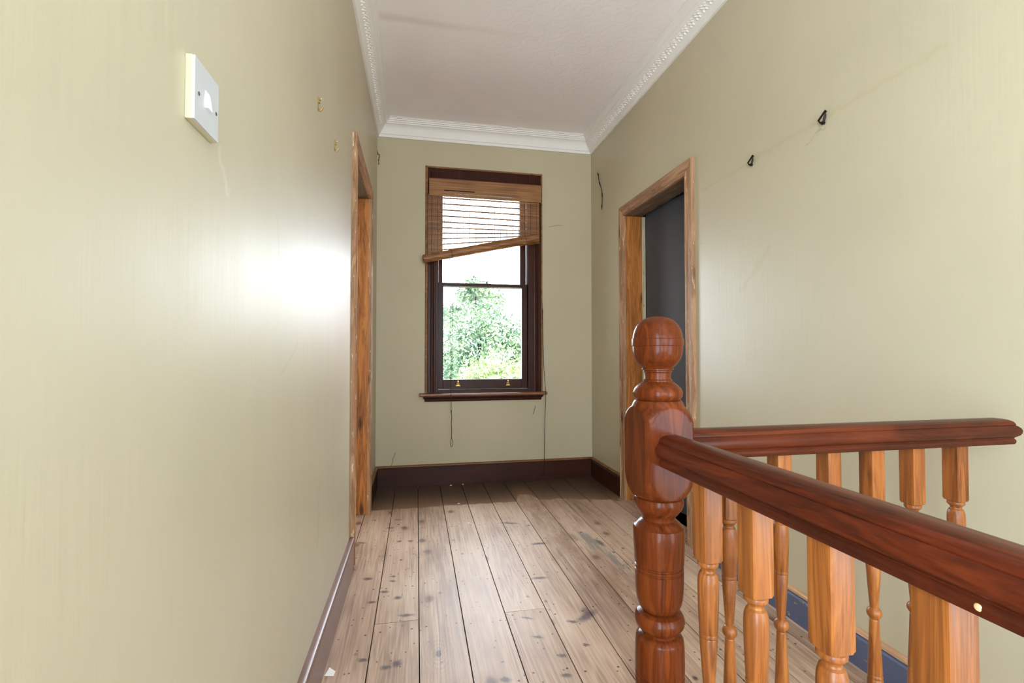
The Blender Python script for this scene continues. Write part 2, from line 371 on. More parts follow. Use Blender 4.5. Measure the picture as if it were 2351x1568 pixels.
def bamboo(name, axis):
    k = NT(name)
    s = {'X': (2.0, 60, 190), 'R': (1.5, 90, 90)}[axis]
    n = k.noise(k.mapping(s), 1.0, 3); n2 = k.noise(k.mapping((4, 4, 4)), 1.0, 2)
    f = k.math('ADD', k.math('MULTIPLY', n, 0.75), k.math('MULTIPLY', n2, 0.25))
    k.base(k.ramp(f, [(0.3, lin(92, 54, 24)), (0.5, lin(136, 86, 40)), (0.68, lin(184, 134, 76))])); k.rough(0.45)
    return k.m
M['blind'] = bamboo('woven_bamboo_slats', 'X'); M['blind_roll'] = bamboo('rolled_bamboo', 'R')
M['string'] = simple('dark_blind_string', lin(52, 36, 26), 0.7)
M['cable'] = simple('thin_black_cable', lin(38, 32, 28), 0.5)
M['brass'] = simple('brass', lin(176, 146, 88), 0.36, 1.0)
M['iron'] = simple('blackened_iron', lin(40, 28, 20), 0.5, 0.6)
M['ivory'] = simple('yellowed_ivory_plastic', lin(200, 192, 160), 0.4)
M['plate'] = simple('white_switch_plastic', lin(194, 194, 195), 0.3, noise=0.03, nscale=25)
M['rocker'] = simple('bright_white_rocker', lin(240, 240, 240), 0.25)
M['screw'] = simple('dull_steel_screw', lin(150, 146, 140), 0.35, 1.0)
M['flake'] = simple('white_paint_chip', lin(235, 232, 224), 0.5)
M['crumb'] = simple('white_plaster_crumb', lin(238, 234, 226), 0.7)
M['underfloor'] = simple('dark_gap_under_boards', lin(34, 26, 22), 0.9)
M['tread'] = wood('stair_tread_pine', lin(110, 76, 50), lin(160, 120, 88), lin(190, 152, 118), 'X', 0.5)
def glass_mat():
    k = NT('window_glass'); k.n.remove(k.p)
    t = k.n.new('ShaderNodeBsdfTransparent'); g = k.n.new('ShaderNodeBsdfGlossy'); g.inputs['Roughness'].default_value = 0.02
    mx = k.n.new('ShaderNodeMixShader'); fr = k.n.new('ShaderNodeFresnel'); fr.inputs[0].default_value = 1.12
    k.link(fr.outputs[0], mx.inputs[0]); k.link(t.outputs[0], mx.inputs[1]); k.link(g.outputs[0], mx.inputs[2])
    k.link(mx.outputs[0], k.n['Material Output'].inputs[0]); return k.m
M['glass'] = glass_mat()
def leaf_mat(name, a, b):
    k = NT(name)
    f = k.noise(k.co, 3.0, 3); c = k.ramp(f, [(0.35, a), (0.65, b)]); k.base(c); k.rough(0.45)
    return k.m
M['leaf_blue'] = leaf_mat('blue_green_leaves', lin(112, 146, 128), lin(160, 186, 144))
M['leaf_yellow'] = leaf_mat('yellow_green_leaves', lin(150, 174, 120), lin(184, 202, 152))
M['bark'] = simple('grey_brown_bark', lin(58, 50, 42), 0.9, noise=0.25, nscale=14, bump=0.4)
M['paving'] = simple('pale_bounce_paving', lin(204, 200, 190), 0.9, noise=0.08, nscale=2)  # unseen ground, made pale to bounce sunlight up onto the ceiling
def brick_mat():
    k = NT('orange_brickwork')
    b = k.n.new('ShaderNodeTexBrick'); k.link(k.mapping((1, 1, 1), rot=(PI / 2, 0, 0)), b.inputs['Vector'])
    b.inputs['Color1'].default_value = lin(206, 118, 66); b.inputs['Color2'].default_value = lin(188, 98, 54); b.inputs['Mortar'].default_value = lin(190, 170, 150)
    b.inputs['Scale'].default_value = 1.0; b.inputs['Brick Width'].default_value = 0.23; b.inputs['Row Height'].default_value = 0.075; b.inputs['Mortar Size'].default_value = 0.008
    k.base(b.outputs['Color']); k.rough(0.8); return k.m
M['brick'] = brick_mat()
M['roof'] = simple('terracotta_roof_tiles', lin(190, 100, 60), 0.7, noise=0.2, nscale=8)
M['house_glass'] = simple('dark_house_window', lin(60, 66, 72), 0.1)
M['white_paint'] = simple('white_window_frame', lin(232, 232, 228), 0.4)

# ------------------------------------------------------------------ geometry helpers
def obj(name, bm, mat=None, parent=None, smooth=None, loc=None):
    me = bpy.data.meshes.new(name); bmesh.ops.recalc_face_normals(bm, faces=bm.faces); bm.to_mesh(me); bm.free()
    o = bpy.data.objects.new(name, me); COL.objects.link(o)
    for m in (mat if isinstance(mat, (list, tuple)) else [mat]):
        if m: me.materials.append(m)
    if smooth is not None:
        for p in me.polygons: p.use_smooth = True
        try: me.set_sharp_from_angle(angle=math.radians(smooth))
        except Exception: pass
    if parent: o.parent = parent
    if loc: o.location = loc
    return o
def thing(name, label, cat, loc=(0, 0, 0), group=None):
    o = bpy.data.objects.new(name, None); COL.objects.link(o); o.location = loc; o.empty_display_size = 0.1
    o['label'] = label; o['category'] = cat
    if group: o['group'] = group
    return o
def tag(o, label, cat, group=None):
    o['label'] = label; o['category'] = cat
    if group: o['group'] = group
    return o
def struct(o, label, cat):
    o['kind'] = 'structure'; o['label'] = label; o['category'] = cat; return o
def structure(name, label, cat, loc=(0, 0, 0)):
    o = bpy.data.objects.new(name, None); COL.objects.link(o); o.location = loc; return struct(o, label, cat)

def box(bm, x0, x1, y0, y1, z0, z1, bev=0.0, mi=0):
    v = [bm.verts.new((x, y, z)) for x in (x0, x1) for y in (y0, y1) for z in (z0, z1)]
    q = [(0, 1, 3, 2), (4, 6, 7, 5), (0, 4, 5, 1), (2, 3, 7, 6), (0, 2, 6, 4), (1, 5, 7, 3)]
    fs = [bm.faces.new([v[i] for i in f]) for f in q]
    for f in fs: f.material_index = mi
    if bev:
        es = list({e for f in fs for e in f.edges})
        r = bmesh.ops.bevel(bm, geom=es, offset=bev, segments=2, profile=0.5, affect='EDGES')
        for f in r['faces']: f.material_index = mi
    return v
def B_(*a, **k):
    bm = bmesh.new(); box(bm, *a, **k); return bm
def prism(bm, prof, place0, place1, cap=True, closed=True):
    """extrude a 2D profile from place0(u,v) to place1(u,v)"""
    a = [bm.verts.new(place0(u, v)) for u, v in prof]; b = [bm.verts.new(place1(u, v)) for u, v in prof]
    n = len(prof)
    for i in range(n if closed else n - 1):
        j = (i + 1) % n; bm.faces.new((a[i], a[j], b[j], b[i]))
    if cap and closed:
        bm.faces.new(a); bm.faces.new(b[::-1])
def lathe(bm, prof, cx=0, cy=0, seg=48, sq=None, z0=0.0):
    """(z, r) profile turned about a vertical axis; where the turning is wider than the square blank the blank's flat faces stay"""
    rings = []
    for z, r in prof:
        if r <= 1e-6:
            rings.append([bm.verts.new((cx, cy, z + z0))]); continue
        ring = []
        for i in range(seg):
            t = 2 * PI * i / seg + (PI / seg if sq is None else 0.0)
            rr = r
            if sq: rr = min(r, sq / max(abs(math.cos(t)), abs(math.sin(t))))
            ring.append(bm.verts.new((cx + rr * math.cos(t), cy + rr * math.sin(t), z + z0)))
        rings.append(ring)
    for a, b in zip(rings, rings[1:]):
        for i in range(seg):
            j = (i + 1) % seg
            if len(a) == 1 and len(b) == 1: continue
            if len(a) == 1: bm.faces.new((a[0], b[j], b[i]))
            elif len(b) == 1: bm.faces.new((a[i], a[j], b[0]))
            else: bm.faces.new((a[i], a[j], b[j], b[i]))
    for ring in (rings[0], rings[-1]):
        if len(ring) > 2: bm.faces.new(ring)
def tube(bm, pts, r, seg=8, closed=False, cap=True):
    pts = [Vector(p) for p in pts]; n = len(pts); rings = []
    rs = r if isinstance(r, (list, tuple)) else [r] * n
    prev = None
    for i, p in enumerate(pts):
        if closed: t = pts[(i + 1) % n] - pts[i - 1]
        else: t = pts[min(i + 1, n - 1)] - pts[max(i - 1, 0)]
        t.normalize()
        if prev is None:
            prev = t.orthogonal().normalized()
        nrm = (prev - t * prev.dot(t)).normalized(); prev = nrm; bi = t.cross(nrm)
        rings.append([bm.verts.new(p + (nrm * math.cos(2 * PI * k / seg) + bi * math.sin(2 * PI * k / seg)) * rs[i]) for k in range(seg)])
    for i in range(n if closed else n - 1):
        a, b = rings[i], rings[(i + 1) % n]
        for k in range(seg): bm.faces.new((a[k], a[(k + 1) % seg], b[(k + 1) % seg], b[k]))
    if cap and not closed: bm.faces.new(rings[0][::-1]); bm.faces.new(rings[-1])
def smooth_path(pts, n=8):
    P = [Vector(p) for p in pts]; out = []
    for i in range(len(P) - 1):
        p0, p1, p2, p3 = P[max(i - 1, 0)], P[i], P[i + 1], P[min(i + 2, len(P) - 1)]
        for k in range(n):
            t = k / n
            out.append(0.5 * ((2 * p1) + (p2 - p0) * t + (2 * p0 - 5 * p1 + 4 * p2 - p3) * t * t + (3 * p1 - p0 - 3 * p2 + p3) * t ** 3))
    out.append(P[-1]); return out

# ------------------------------------------------------------------ floor
WB = 0.1743; XB0 = 0.013
ST_X0, ST_Y0, ST_Y1 = 0.545, -0.68, 0.845       # stair opening
def build_floor():
    rng = random.Random(4)
    bm = bmesh.new(); lay = bm.loops.layers.float.new('board') if hasattr(bm.loops.layers, 'float') else None
    def board(x0, x1, y0, y1, v):
        g = 0.0021
        n0 = len(bm.faces)
        box(bm, x0 + g, x1 - g, y0 + g * 0.7, y1 - g * 0.7, -0.022, 0.0)
        bm.faces.ensure_lookup_table()
        for f in bm.faces[n0:]:
            for l in f.loops: l[lay] = v
    i0 = math.floor((-A - T - XB0) / WB); i1 = math.ceil((B + T - XB0) / WB)
    for i in range(i0, i1):
        x0 = XB0 + i * WB; x1 = x0 + WB
        if i == -1: cuts = [1.988]
        elif i == 2: cuts = [1.972]
        else: cuts = [rng.choice([-1.2, -0.9, 0.2, 0.6])]
        if i in (5, 7): cuts.append(-2.2)
        ys = [Y0 - 0.1] + sorted(cuts) + [D + 0.02]
        for a, b in zip(ys, ys[1:]):
            v = rng.random()
            if i in (-3, -2): v = 0.80
            elif i == -1: v = 0.88 if a > 1.5 else 0.62
            if x1 > ST_X0 + 0.02 and a < ST_Y1 and b > ST_Y0:      # trimmed round the stair opening
                if x0 < ST_X0 - 0.02:
                    board(x0, ST_X0, a, b, v)
                    if b > ST_Y1: board(ST_X0, x1, ST_Y1, b, v)
                    if a < ST_Y0: board(ST_X0, x1, a, ST_Y0, v)
                else:
                    if b > ST_Y1: board(x0, x1, max(a, ST_Y1), b, v)
                    if a < ST_Y0: board(x0, x1, a, min(b, ST_Y0), v)
            else: board(x0, x1, a, b, v)
    # boards running on into the two side rooms
    for (xa, xb, n) in ((-3.3, -A - T, 0), (B + T, 4.2, 0)):
        x = xa
        while x < xb - 0.02:
            board(x, min(x + WB, xb), 1.6, 4.4, rng.random()); x += WB
    o = obj('floor', bm, M['floor'])
    struct(o, 'worn sanded pine floorboards with a dark varnished margin by the window', 'floor')
    b2 = bmesh.new()
    for r in ((-A - T, ST_X0 - 0.02, Y0 - 0.1, D + 0.05), (ST_X0 - 0.02, B + T, ST_Y1 + 0.02, D + 0.05), (ST_X0 - 0.02, B + T, Y0 - 0.1, ST_Y0 - 0.02), (-3.3, -A - T, 1.6, 4.4), (B + T, 4.2, 1.6, 4.4)):
        box(b2, *r, -0.20, -0.0235)
    obj('subfloor', b2, M['underfloor'], o)
    return o
build_floor()
# stairs going down inside the railing
st = structure('stairs', 'pine stairs going down inside the railing', 'stairs')
for i in range(8):
    y = ST_Y0 + 0.21 * i
    if y > ST_Y1 + 0.5: break
    obj('step', B_(ST_X0 + 0.02, B, y, y + 0.23, -0.19 * (i + 1) - 0.19, -0.19 * (i + 1), bev=0.004), M['tread'], st)
bm = bmesh.new(); box(bm, ST_X0 - 0.02, ST_X0 + 0.0, ST_Y0, ST_Y1, -2.2, -0.024); box(bm, ST_X0 - 0.02, B, ST_Y1 + 0.0, ST_Y1 + 0.02, -0.5, -0.024)
box(bm, B + 0.0, B + 0.02, ST_Y0 - 0.1, 2.2, -2.2, -0.2); box(bm, ST_X0, B, 2.2, 2.22, -2.2, -0.2); box(bm, ST_X0, B, -0.7, 2.2, -2.22, -2.2); box(bm, ST_X0 - 0.02, ST_X0, ST_Y1, 2.2, -2.2, -0.2)
obj('stairwell_lining', bm, M['room_cream'], st)

# ------------------------------------------------------------------ walls and ceiling
LD0, LD1, LDZ = 2.57, 3.33, 2.115     # left doorway
RD0, RD1, RDZ = 2.455, 3.27, 2.085    # right doorway
WX0, WX1, WZ0, WZ1 = 0.085, 1.045, 0.72, 2.605   # window hole
bm = bmesh.new()
box(bm, -A - T, -A, Y0, -1.70, -0.02, CZ); box(bm, -A - T, -A, -1.70, -0.40, 2.04, CZ); box(bm, -A - T, -A, -0.40, LD0 - 0.025, -0.02, CZ); box(bm, -A - T, -A, LD0 - 0.025, LD1 + 0.025, LDZ + 0.025, CZ); box(bm, -A - T, -A, LD1 + 0.025, D + 0.25, -0.02, CZ)  # opening behind the viewer is added to let the left fill light in
struct(obj('wall_left', bm, M['wall_left']), 'long glossy cream painted wall on the left with a doorway', 'wall')
bm = bmesh.new()
QY0, QY1, QZ0, QZ1 = -1.68, -0.42, 0.17, 1.73  # opening added for the right-hand fill light
box(bm, B, B + T, Y0, QY0, -0.2, CZ); box(bm, B, B + T, QY1, RD0 - 0.025, -0.2, CZ); box(bm, B, B + T, QY0, QY1, -0.2, QZ0); box(bm, B, B + T, QY0, QY1, QZ1, CZ); box(bm, B, B + T, RD0 - 0.025, RD1 + 0.025, RDZ + 0.025, CZ); box(bm, B, B + T, RD1 + 0.025, D + 0.25, -0.02, CZ)
struct(obj('wall_right', bm, M['wall_right']), 'cream painted wall on the right behind the stair railing', 'wall')
bm = bmesh.new()
box(bm, -A, WX0, D, D + 0.25, -0.02, CZ); box(bm, WX1, B, D, D + 0.25, -0.02, CZ); box(bm, WX0, WX1, D, D + 0.25, -0.02, WZ0); box(bm, WX0, WX1, D, D + 0.25, WZ1, CZ)
struct(obj('wall_back', bm, M['wall_back']), 'olive cream end wall around the sash window', 'wall')
bm = bmesh.new()
FX0, FX1, FZ0, FZ1 = -0.22, 1.42, 0.12, 2.48
box(bm, -A, FX0, Y0 - 0.2, Y0, -0.02, CZ); box(bm, FX1, B, Y0 - 0.2, Y0, -0.02, CZ); box(bm, FX0, FX1, Y0 - 0.2, Y0, -0.02, FZ0); box(bm, FX0, FX1, Y0 - 0.2, Y0, FZ1, CZ)
struct(obj('wall_front', bm, M['wall_right']), 'cream wall behind the viewer with a tall window added for fill light', 'wall')
bm = bmesh.new()
box(bm, -3.4, 4.3, Y0 - 2.2, D + 0.4, CZ, CZ + 0.12)  # overhang past the wall behind the viewer is added to block the sun
struct(obj('ceiling', bm, M['ceiling']), 'white ceiling with embossed paper', 'ceiling')
# the rooms behind the two doorways
bm = bmesh.new()
box(bm, -3.4, -3.3, 1.6, 4.4, -0.02, CZ); box(bm, -3.3, -A - T, 1.5, 1.6, -0.02, CZ)
box(bm, -3.3, -2.6, 4.4, 4.5, -0.02, CZ); box(bm, -1.4, -A - T, 4.4, 4.5, -0.02, CZ); box(bm, -2.6, -1.4, 4.4, 4.5, -0.02, 0.8); box(bm, -2.6, -1.4, 4.4, 4.5, 2.3, CZ)
box(bm, -A - T, -A - T + 0.02, D + 0.25, 4.4, -0.02, CZ)
struct(obj('wall_left_room', bm, M['room_cream']), 'pale walls of the room through the left doorway', 'wall')
bm = bmesh.new()
box(bm, 4.2, 4.3, 1.6, 4.4, -0.02, CZ); box(bm, B + T, 4.2, 1.5, 1.6, -0.02, CZ); box(bm, B + T, 4.2, 4.4, 4.5, -0.02, CZ); box(bm, B + T - 0.02, B + T, D + 0.25, 4.4, -0.02, CZ)
struct(obj('wall_right_room', bm, M['room_grey']), 'grey walls of the room behind the charcoal door', 'wall')

# ------------------------------------------------------------------ cornices
PU = 0.107
side_prof = [(0, -0.133), (0.013, -0.133), (0.016, -0.122), (0.022, -0.114), (0.068, -0.046), (0.074, -0.044), (0.078, -0.034), (0.086, -0.024), (0.094, -0.020), (0.098, -0.010), (PU, -0.008), (PU, 0.0), (0, 0)]
end_prof = [(0, -0.133), (0.013, -0.133), (0.015, -0.125), (0.015, -0.112), (0.021, -0.110), (0.023, -0.098), (0.026, -0.082), (0.033, -0.064), (0.044, -0.050), (0.058, -0.041), (0.066, -0.039), (0.067, -0.031), (0.076, -0.029), (0.078, -0.021), (0.087, -0.019), (0.089, -0.011), (0.098, -0.009), (0.100, -0.004), (PU, -0.003), (PU, 0), (0, 0)]
def relief(bm, side):
    """scrolling leaf relief on the slanted face of a side cornice"""
    y = 0.6; k = 0
    while y < D - 0.16:
        for dv, ang, ln in ((0.0, 0.7, 0.024), (0.013, 0.25, 0.015), (-0.014, 1.2, 0.013)):
            s = 0.5 + dv / 0.08
            u = 0.022 + (0.068 - 0.022) * s; v = -0.114 + (0.114 - 0.046) * s
            cx = (-A + u) if side < 0 else (B - u); cz = CZ + v
            c = Vector((cx, y + (0.006 if k % 2 else 0), cz))
            e1 = Vector((0, 1, 0)); e2 = Vector((0.56 * (1 if side < 0 else -1), 0, 0.83)); e3 = e1.cross(e2)
            a = e1 * math.cos(ang) + e2 * math.sin(ang); b = e2 * math.cos(ang) - e1 * math.sin(ang)
            top = bm.verts.new(c + (e3 if e3.z < 0 else -e3) * 0.0065)
            ring = [bm.verts.new(c + a * (ln * math.cos(t)) + b * (0.0065 * math.sin(t))) for t in [2 * PI * q / 8 for q in range(8)]]
            for q in range(8): bm.faces.new((ring[q], ring[(q + 1) % 8], top))
        y += 0.030; k += 1
def cornice(name, prof, p0, p1, label, rel=0):
    bm = bmesh.new(); prism(bm, prof, p0, p1)
    if rel: relief(bm, rel)
    struct(obj(name, bm, M['cornice'], smooth=25), label, 'cornice')
cornice('trim_1', end_prof, lambda u, v: (-A + u, D - u, CZ + v), lambda u, v: (B - u, D - u, CZ + v), 'plain stepped white cornice above the window wall')
cornice('trim_2', side_prof, lambda u, v: (-A + u, Y0, CZ + v), lambda u, v: (-A + u, D - u, CZ + v), 'leaf patterned white cornice along the left wall', -1)
cornice('trim_3', side_prof, lambda u, v: (B - u, Y0, CZ + v), lambda u, v: (B - u, D - u, CZ + v), 'leaf patterned white cornice along the right wall', 1)

# ------------------------------------------------------------------ skirting boards
SK = 0.020
def sk_prof(h): return [(0, 0.0), (SK, 0.0), (SK, h - 0.028), (SK - 0.004, h - 0.022), (SK - 0.004, h - 0.016)], [(0, h - 0.016), (SK - 0.004, h - 0.016), (SK + 0.002, h - 0.012), (SK + 0.001, h - 0.004), (SK - 0.006, h), (0, h)]
def skirting(parent, h, m0, m1, p0, p1):
    a, b = sk_prof(h)
    bm = bmesh.new(); prism(bm, a + [(0, h - 0.016)], p0, p1); obj('board', bm, m0, parent)
    bm = bmesh.new(); prism(bm, b, p0, p1); obj('top_bead', bm, m1, parent, smooth=40)
sb = structure('baseboard_back', 'dark brown skirting board under the window', 'skirting board')
skirting(sb, 0.167, M['skirt_dark'], M['skirt_top'], lambda u, v: (-A + u, D - u, v), lambda u, v: (B - u, D - u, v))
sb = structure('baseboard_left', 'mauve brown skirting board along the left wall', 'skirting board')
skirting(sb, 0.165, M['skirt_left'], M['skirt_left'], lambda u, v: (-A + u, -0.40, v), lambda u, v: (-A + u, LD0 - 0.078, v))
skirting(sb, 0.167, M['skirt_dark'], M['skirt_top'], lambda u, v: (-A + u, LD1 + 0.078, v), lambda u, v: (-A + u, D - u, v))
sb = structure('baseboard_right', 'skirting board along the right wall, slate blue near and dark brown far', 'skirting board')
skirting(sb, 0.128, M['slate'], M['pine_top_y'], lambda u, v: (B - u, ST_Y1, v), lambda u, v: (B - u, RD0 - 0.078, v))
skirting(sb, 0.167, M['skirt_dark'], M['skirt_top'], lambda u, v: (B - u, RD1 + 0.078, v), lambda u, v: (B - u, D - u, v))

# ------------------------------------------------------------------ doorways
CP = [(0, 0), (0.016, 0.0), (0.019, 0.004), (0.019, 0.016), (0.015, 0.020), (0.013, 0.030), (0.016, 0.050), (0.018, 0.056), (0.018, 0.062), (0.021, 0.066), (0.022, 0.074), (0.018, 0.078), (0, 0.078)]
# (projection, distance from the opening)
def casing(parent, side, y0, y1, z1, mats):
    X = (lambda p: -A + p) if side < 0 else (lambda p: B - p)
    for nm, sy, ye in (('casing_upright', -1, y0), ('casing_upright', 1, y1)):
        bm = bmesh.new()
        prism(bm, CP, lambda p, d: (X(p), ye + sy * d, 0.0), lambda p, d: (X(p), ye + sy * d, z1 + d))
        obj(nm, bm, mats[0], parent, smooth=30)
    bm = bmesh.new()
    prism(bm, CP, lambda p, d: (X(p), y0 - d, z1 + d), lambda p, d: (X(p), y1 + d, z1 + d)); obj('casing_head', bm, mats[1], parent, smooth=30)
def lining(parent, side, y0, y1, z1, mats, depth=T):
    xa, xb = (-A - depth, -A + 0.002) if side < 0 else (B - 0.002, B + depth)
    obj('lining_upright', B_(xa, xb, y0 - 0.025, y0, 0, z1, bev=0.002), mats[0], parent)
    obj('lining_upright', B_(xa, xb, y1, y1 + 0.025, 0, z1, bev=0.002), mats[0], parent)
    obj('lining_head', B_(xa, xb, y0 - 0.025, y1 + 0.025, z1, z1 + 0.025, bev=0.002), mats[1], parent)
d1 = structure('door_1', 'open doorway with orange pine lining in the left wall', 'doorway')
casing(d1, -1, LD0, LD1, LDZ, (M['pine_pale'], M['pine_pale_y'])); lining(d1, -1, LD0, LD1, LDZ, (M['pine'], M['pine_grey_y']))
d2 = structure('door_2', 'pine framed doorway with a charcoal door in the right wall', 'doorway')
casing(d2, 1, RD0, RD1, RDZ, (M['pine_pale'], M['pine_pale_y'])); lining(d2, 1, RD0, RD1, RDZ, (M['pine'], M['pine_grey_y']))
bm = bmesh.new(); box(bm, B + T, B + T + 0.028, RD1 - 0.002, RD1 + 0.025, 0, RDZ, bev=0.002)
o = obj('hinge_rebate', bm, M['old_white'], d2); o['label'] = 'strip of chipped old white paint'
lf = obj('door_leaf', B_(0, 0.04, -0.79, -0.002, 0.012, RDZ + 0.045, bev=0.002), M['charcoal'], d2)
lf.location = (B + T + 0.030, RD1, 0); lf.rotation_euler = (0, 0, math.radians(10)); lf['label'] = 'plain charcoal grey door standing ajar'

# ------------------------------------------------------------------ sash window in the end wall
w1 = structure('window_1', 'dark brown sash window in the end wall', 'window')
def rect_frame(bm, x0, x1, z0, z1, wl, wr, wb, wt, y0, y1, bev=0.002):
    box(bm, x0, x0 + wl, y0, y1, z0, z1, bev=bev); box(bm, x1 - wr, x1, y0, y1, z0, z1, bev=bev)
    if wb: box(bm, x0 + wl, x1 - wr, y0, y1, z0, z0 + wb, bev=bev)
    if wt: box(bm, x0 + wl, x1 - wr, y0, y1, z1 - wt, z1, bev=bev)
JX0, JX1 = 0.172, 0.932
bm = bmesh.new(); rect_frame(bm, WX0, WX1, WZ0, WZ1, JX0 - WX0, WX1 - JX1, 0.05, 0.12, D - 0.002, D + 0.15)
# moulded staff bead standing on the face of the box frame
for xa, s in ((WX0 + 0.022, 1), (WX1 - 0.022, -1)):
    prof = [(0, 0), (0.006, -0.010), (0.022, -0.012), (0.030, -0.006), (0.040, -0.005), (0.046, 0.0)]
    prism(bm, prof, lambda u, v: (xa + s * u, D + v, WZ0), lambda u, v: (xa + s * u, D + v, WZ1 - 0.03))
for xa in (JX0 - 0.016, JX1):
    box(bm, xa, xa + 0.016, D + 0.006, D + 0.028, WZ0 + 0.02, WZ1 - 0.1, bev=0.003)
obj('box_frame', bm, M['window_brown'], w1)
bm = bmesh.new()
for r in ((0.064, 0.085, WZ0 + 0.02, 2.622), (WX1, 1.058, WZ0 + 0.02, 2.615)):
    box(bm, r[0], r[1], D - 0.010, D + 0.01, r[2], r[3], bev=0.004)
box(bm, 0.064, 1.058, D - 0.0095, D + 0.01, WZ1, 2.620, bev=0.004)
o = obj('edge_bead', bm, M['skirt_top'], w1); o['label'] = 'worn pale brown edge bead'
lo = bpy.data.objects.new('lower_sash', None); COL.objects.link(lo); lo.parent = w1
bm = bmesh.new(); rect_frame(bm, JX0, JX1, 0.772, 1.662, 0.043, 0.048, 0.080, 0.028, D + 0.030, D + 0.068); obj('sash_frame', bm, M['window_brown'], lo)
obj('glass_pane', B_(JX0 + 0.035, JX1 - 0.035, D + 0.047, D + 0.051, 0.84, 1.64), M['glass'], lo)
for x in (0.338, 0.762):
    bm = bmesh.new()
    tube(bm, [(x + 0.018 * math.cos(t), D + 0.026 - 0.006 * math.sin(t), 0.800 + 0.017 * math.sin(t)) for t in [PI * i / 10 for i in range(11)]], 0.004, 6)
    box(bm, x - 0.021, x + 0.021, D + 0.022, D + 0.030, 0.796, 0.808, bev=0.002); box(bm, x - 0.013, x + 0.013, D + 0.024, D + 0.0305, 0.806, 0.826, bev=0.003)
    box(bm, x - 0.008, x + 0.008, D + 0.018, D + 0.032, 0.828, 0.842, bev=0.003)
    obj('sash_lift', bm, M['brass'], lo)
hi = bpy.data.objects.new('upper_sash', None); COL.objects.link(hi); hi.parent = w1
bm = bmesh.new(); rect_frame(bm, JX0 + 0.0035, JX1 - 0.0035, 1.633, WZ1 - 0.115, 0.034, 0.050, 0.030, 0.06, D + 0.074, D + 0.112); obj('sash_frame', bm, M['window_brown'], hi)
obj('glass_pane', B_(JX0 + 0.032, JX1 - 0.04, D + 0.091, D + 0.095, 1.65, 2.45), M['glass'], hi)
bm = bmesh.new(); lathe(bm, [(0, 0.012), (0.004, 0.012), (0.006, 0.006), (0.012, 0.005), (0.016, 0.007), (0.022, 0.006), (0.024, 0.0)], 0.585, D + 0.06, 14, z0=1.662)
box(bm, 0.545, 0.600, D + 0.05, D + 0.068, 1.662, 1.667, bev=0.002); obj('sash_catch', bm, M['iron'], w1, smooth=40)
bm = bmesh.new()
prof = [(0.06, 0.72), (-0.052, 0.720), (-0.060, 0.724), (-0.063, 0.733), (-0.060, 0.741), (-0.052, 0.745), (0.06, 0.745)]
prism(bm, prof, lambda u, v: (0.022, D + u * (1 if u > 0 else 1), v), lambda u, v: (1.086, D + u, v))
obj('sill', bm, M['sill_brown'], w1, smooth=40)
bm = bmesh.new()
prof = [(0.0, 0.676), (-0.014, 0.676), (-0.018, 0.684), (-0.018, 0.694), (-0.030, 0.702), (-0.040, 0.714), (-0.040, 0.7205), (0.0, 0.7205)]
prism(bm, prof, lambda u, v: (0.058 + (0.026 + u) * 0.6, D + u, v), lambda u, v: (1.050 - (0.026 + u) * 0.6, D + u, v))
obj('apron_moulding', bm, M['window_brown'], w1, smooth=30)
obj('outer_sill', B_(WX0 - 0.05, WX1 + 0.05, D + 0.10, D + 0.34, 0.66, 0.735), M['window_brown'], w1)
# unseen landing window behind the viewer, added for the fill light
w2 = structure('fill_window_2', 'unseen tall landing window behind the viewer, added for fill light', 'window')
bm = bmesh.new(); rect_frame(bm, FX0, FX1, FZ0, FZ1, 0.05, 0.05, 0.06, 0.05, Y0 - 0.12, Y0 - 0.06); box(bm, (FX0 + FX1) / 2 - 0.02, (FX0 + FX1) / 2 + 0.02, Y0 - 0.12, Y0 - 0.08, FZ0, FZ1)
obj('frame', bm, M['white_paint'], w2)

w3 = structure('fill_window_3', 'invented stair window in the right wall behind the viewer, for fill light', 'window')
bm = bmesh.new()
for (y0_, y1_, z0_, z1_) in ((QY0, QY0 + 0.05, QZ0, QZ1), (QY1 - 0.05, QY1, QZ0, QZ1), (QY0 + 0.05, QY1 - 0.05, QZ0, QZ0 + 0.05), (QY0 + 0.05, QY1 - 0.05, QZ1 - 0.05, QZ1)): box(bm, B + 0.10, B + T, y0_, y1_, z0_, z1_)
obj('frame', bm, M['white_paint'], w3)

# ------------------------------------------------------------------ bamboo blind, crooked
BL = thing('window_blind', 'woven bamboo roll blind hanging crooked over the upper half of the sash window', 'blind', (0.57, D - 0.03, 2.5))
def rel(o):                          # keep world placement while parenting to an Empty that is not at the origin
    o.matrix_parent_inverse = Matrix.Translation(-o.parent.location); return o
YB = D - 0.026
bm = bmesh.new()
# valance: flat dense slats in two folds
n = 34
for i in range(n):
    z = 2.508 - i * 0.0042 - (0.0)
    gap = 0.0
    x0, x1 = 0.094, 1.038
    tilt = -0.006
    spans = [(x0, x1)]
    if i in (21, 22): spans = [(x0, 0.215), (0.47, x1)]        # broken slats let the light through
    elif i in (27, 28): spans = [(x0, 0.30), (0.80, x1)]
    for xa, xb in spans:
        v = box(bm, xa, xb, YB - 0.014, YB - 0.0125, z - 0.0041, z)
        for q in v: q.co.z += tilt * ((q.co.x - x0) / (x1 - x0))
rel(obj('valance', bm, M['blind'], BL))
rb = bmesh.new(); box(rb, 0.092, 1.038, YB - 0.010, YB + 0.020, 2.488, 2.512, bev=0.003); rel(obj('head_rail', rb, M['sill_brown'], BL))
def bottom_z(x): return 1.846 + (x - 0.06) / 0.95 * 0.225
bm = bmesh.new(); strings = bmesh.new()
p = 0.0046; N = 134; x0, x1 = 0.085, 1.026
rows = []
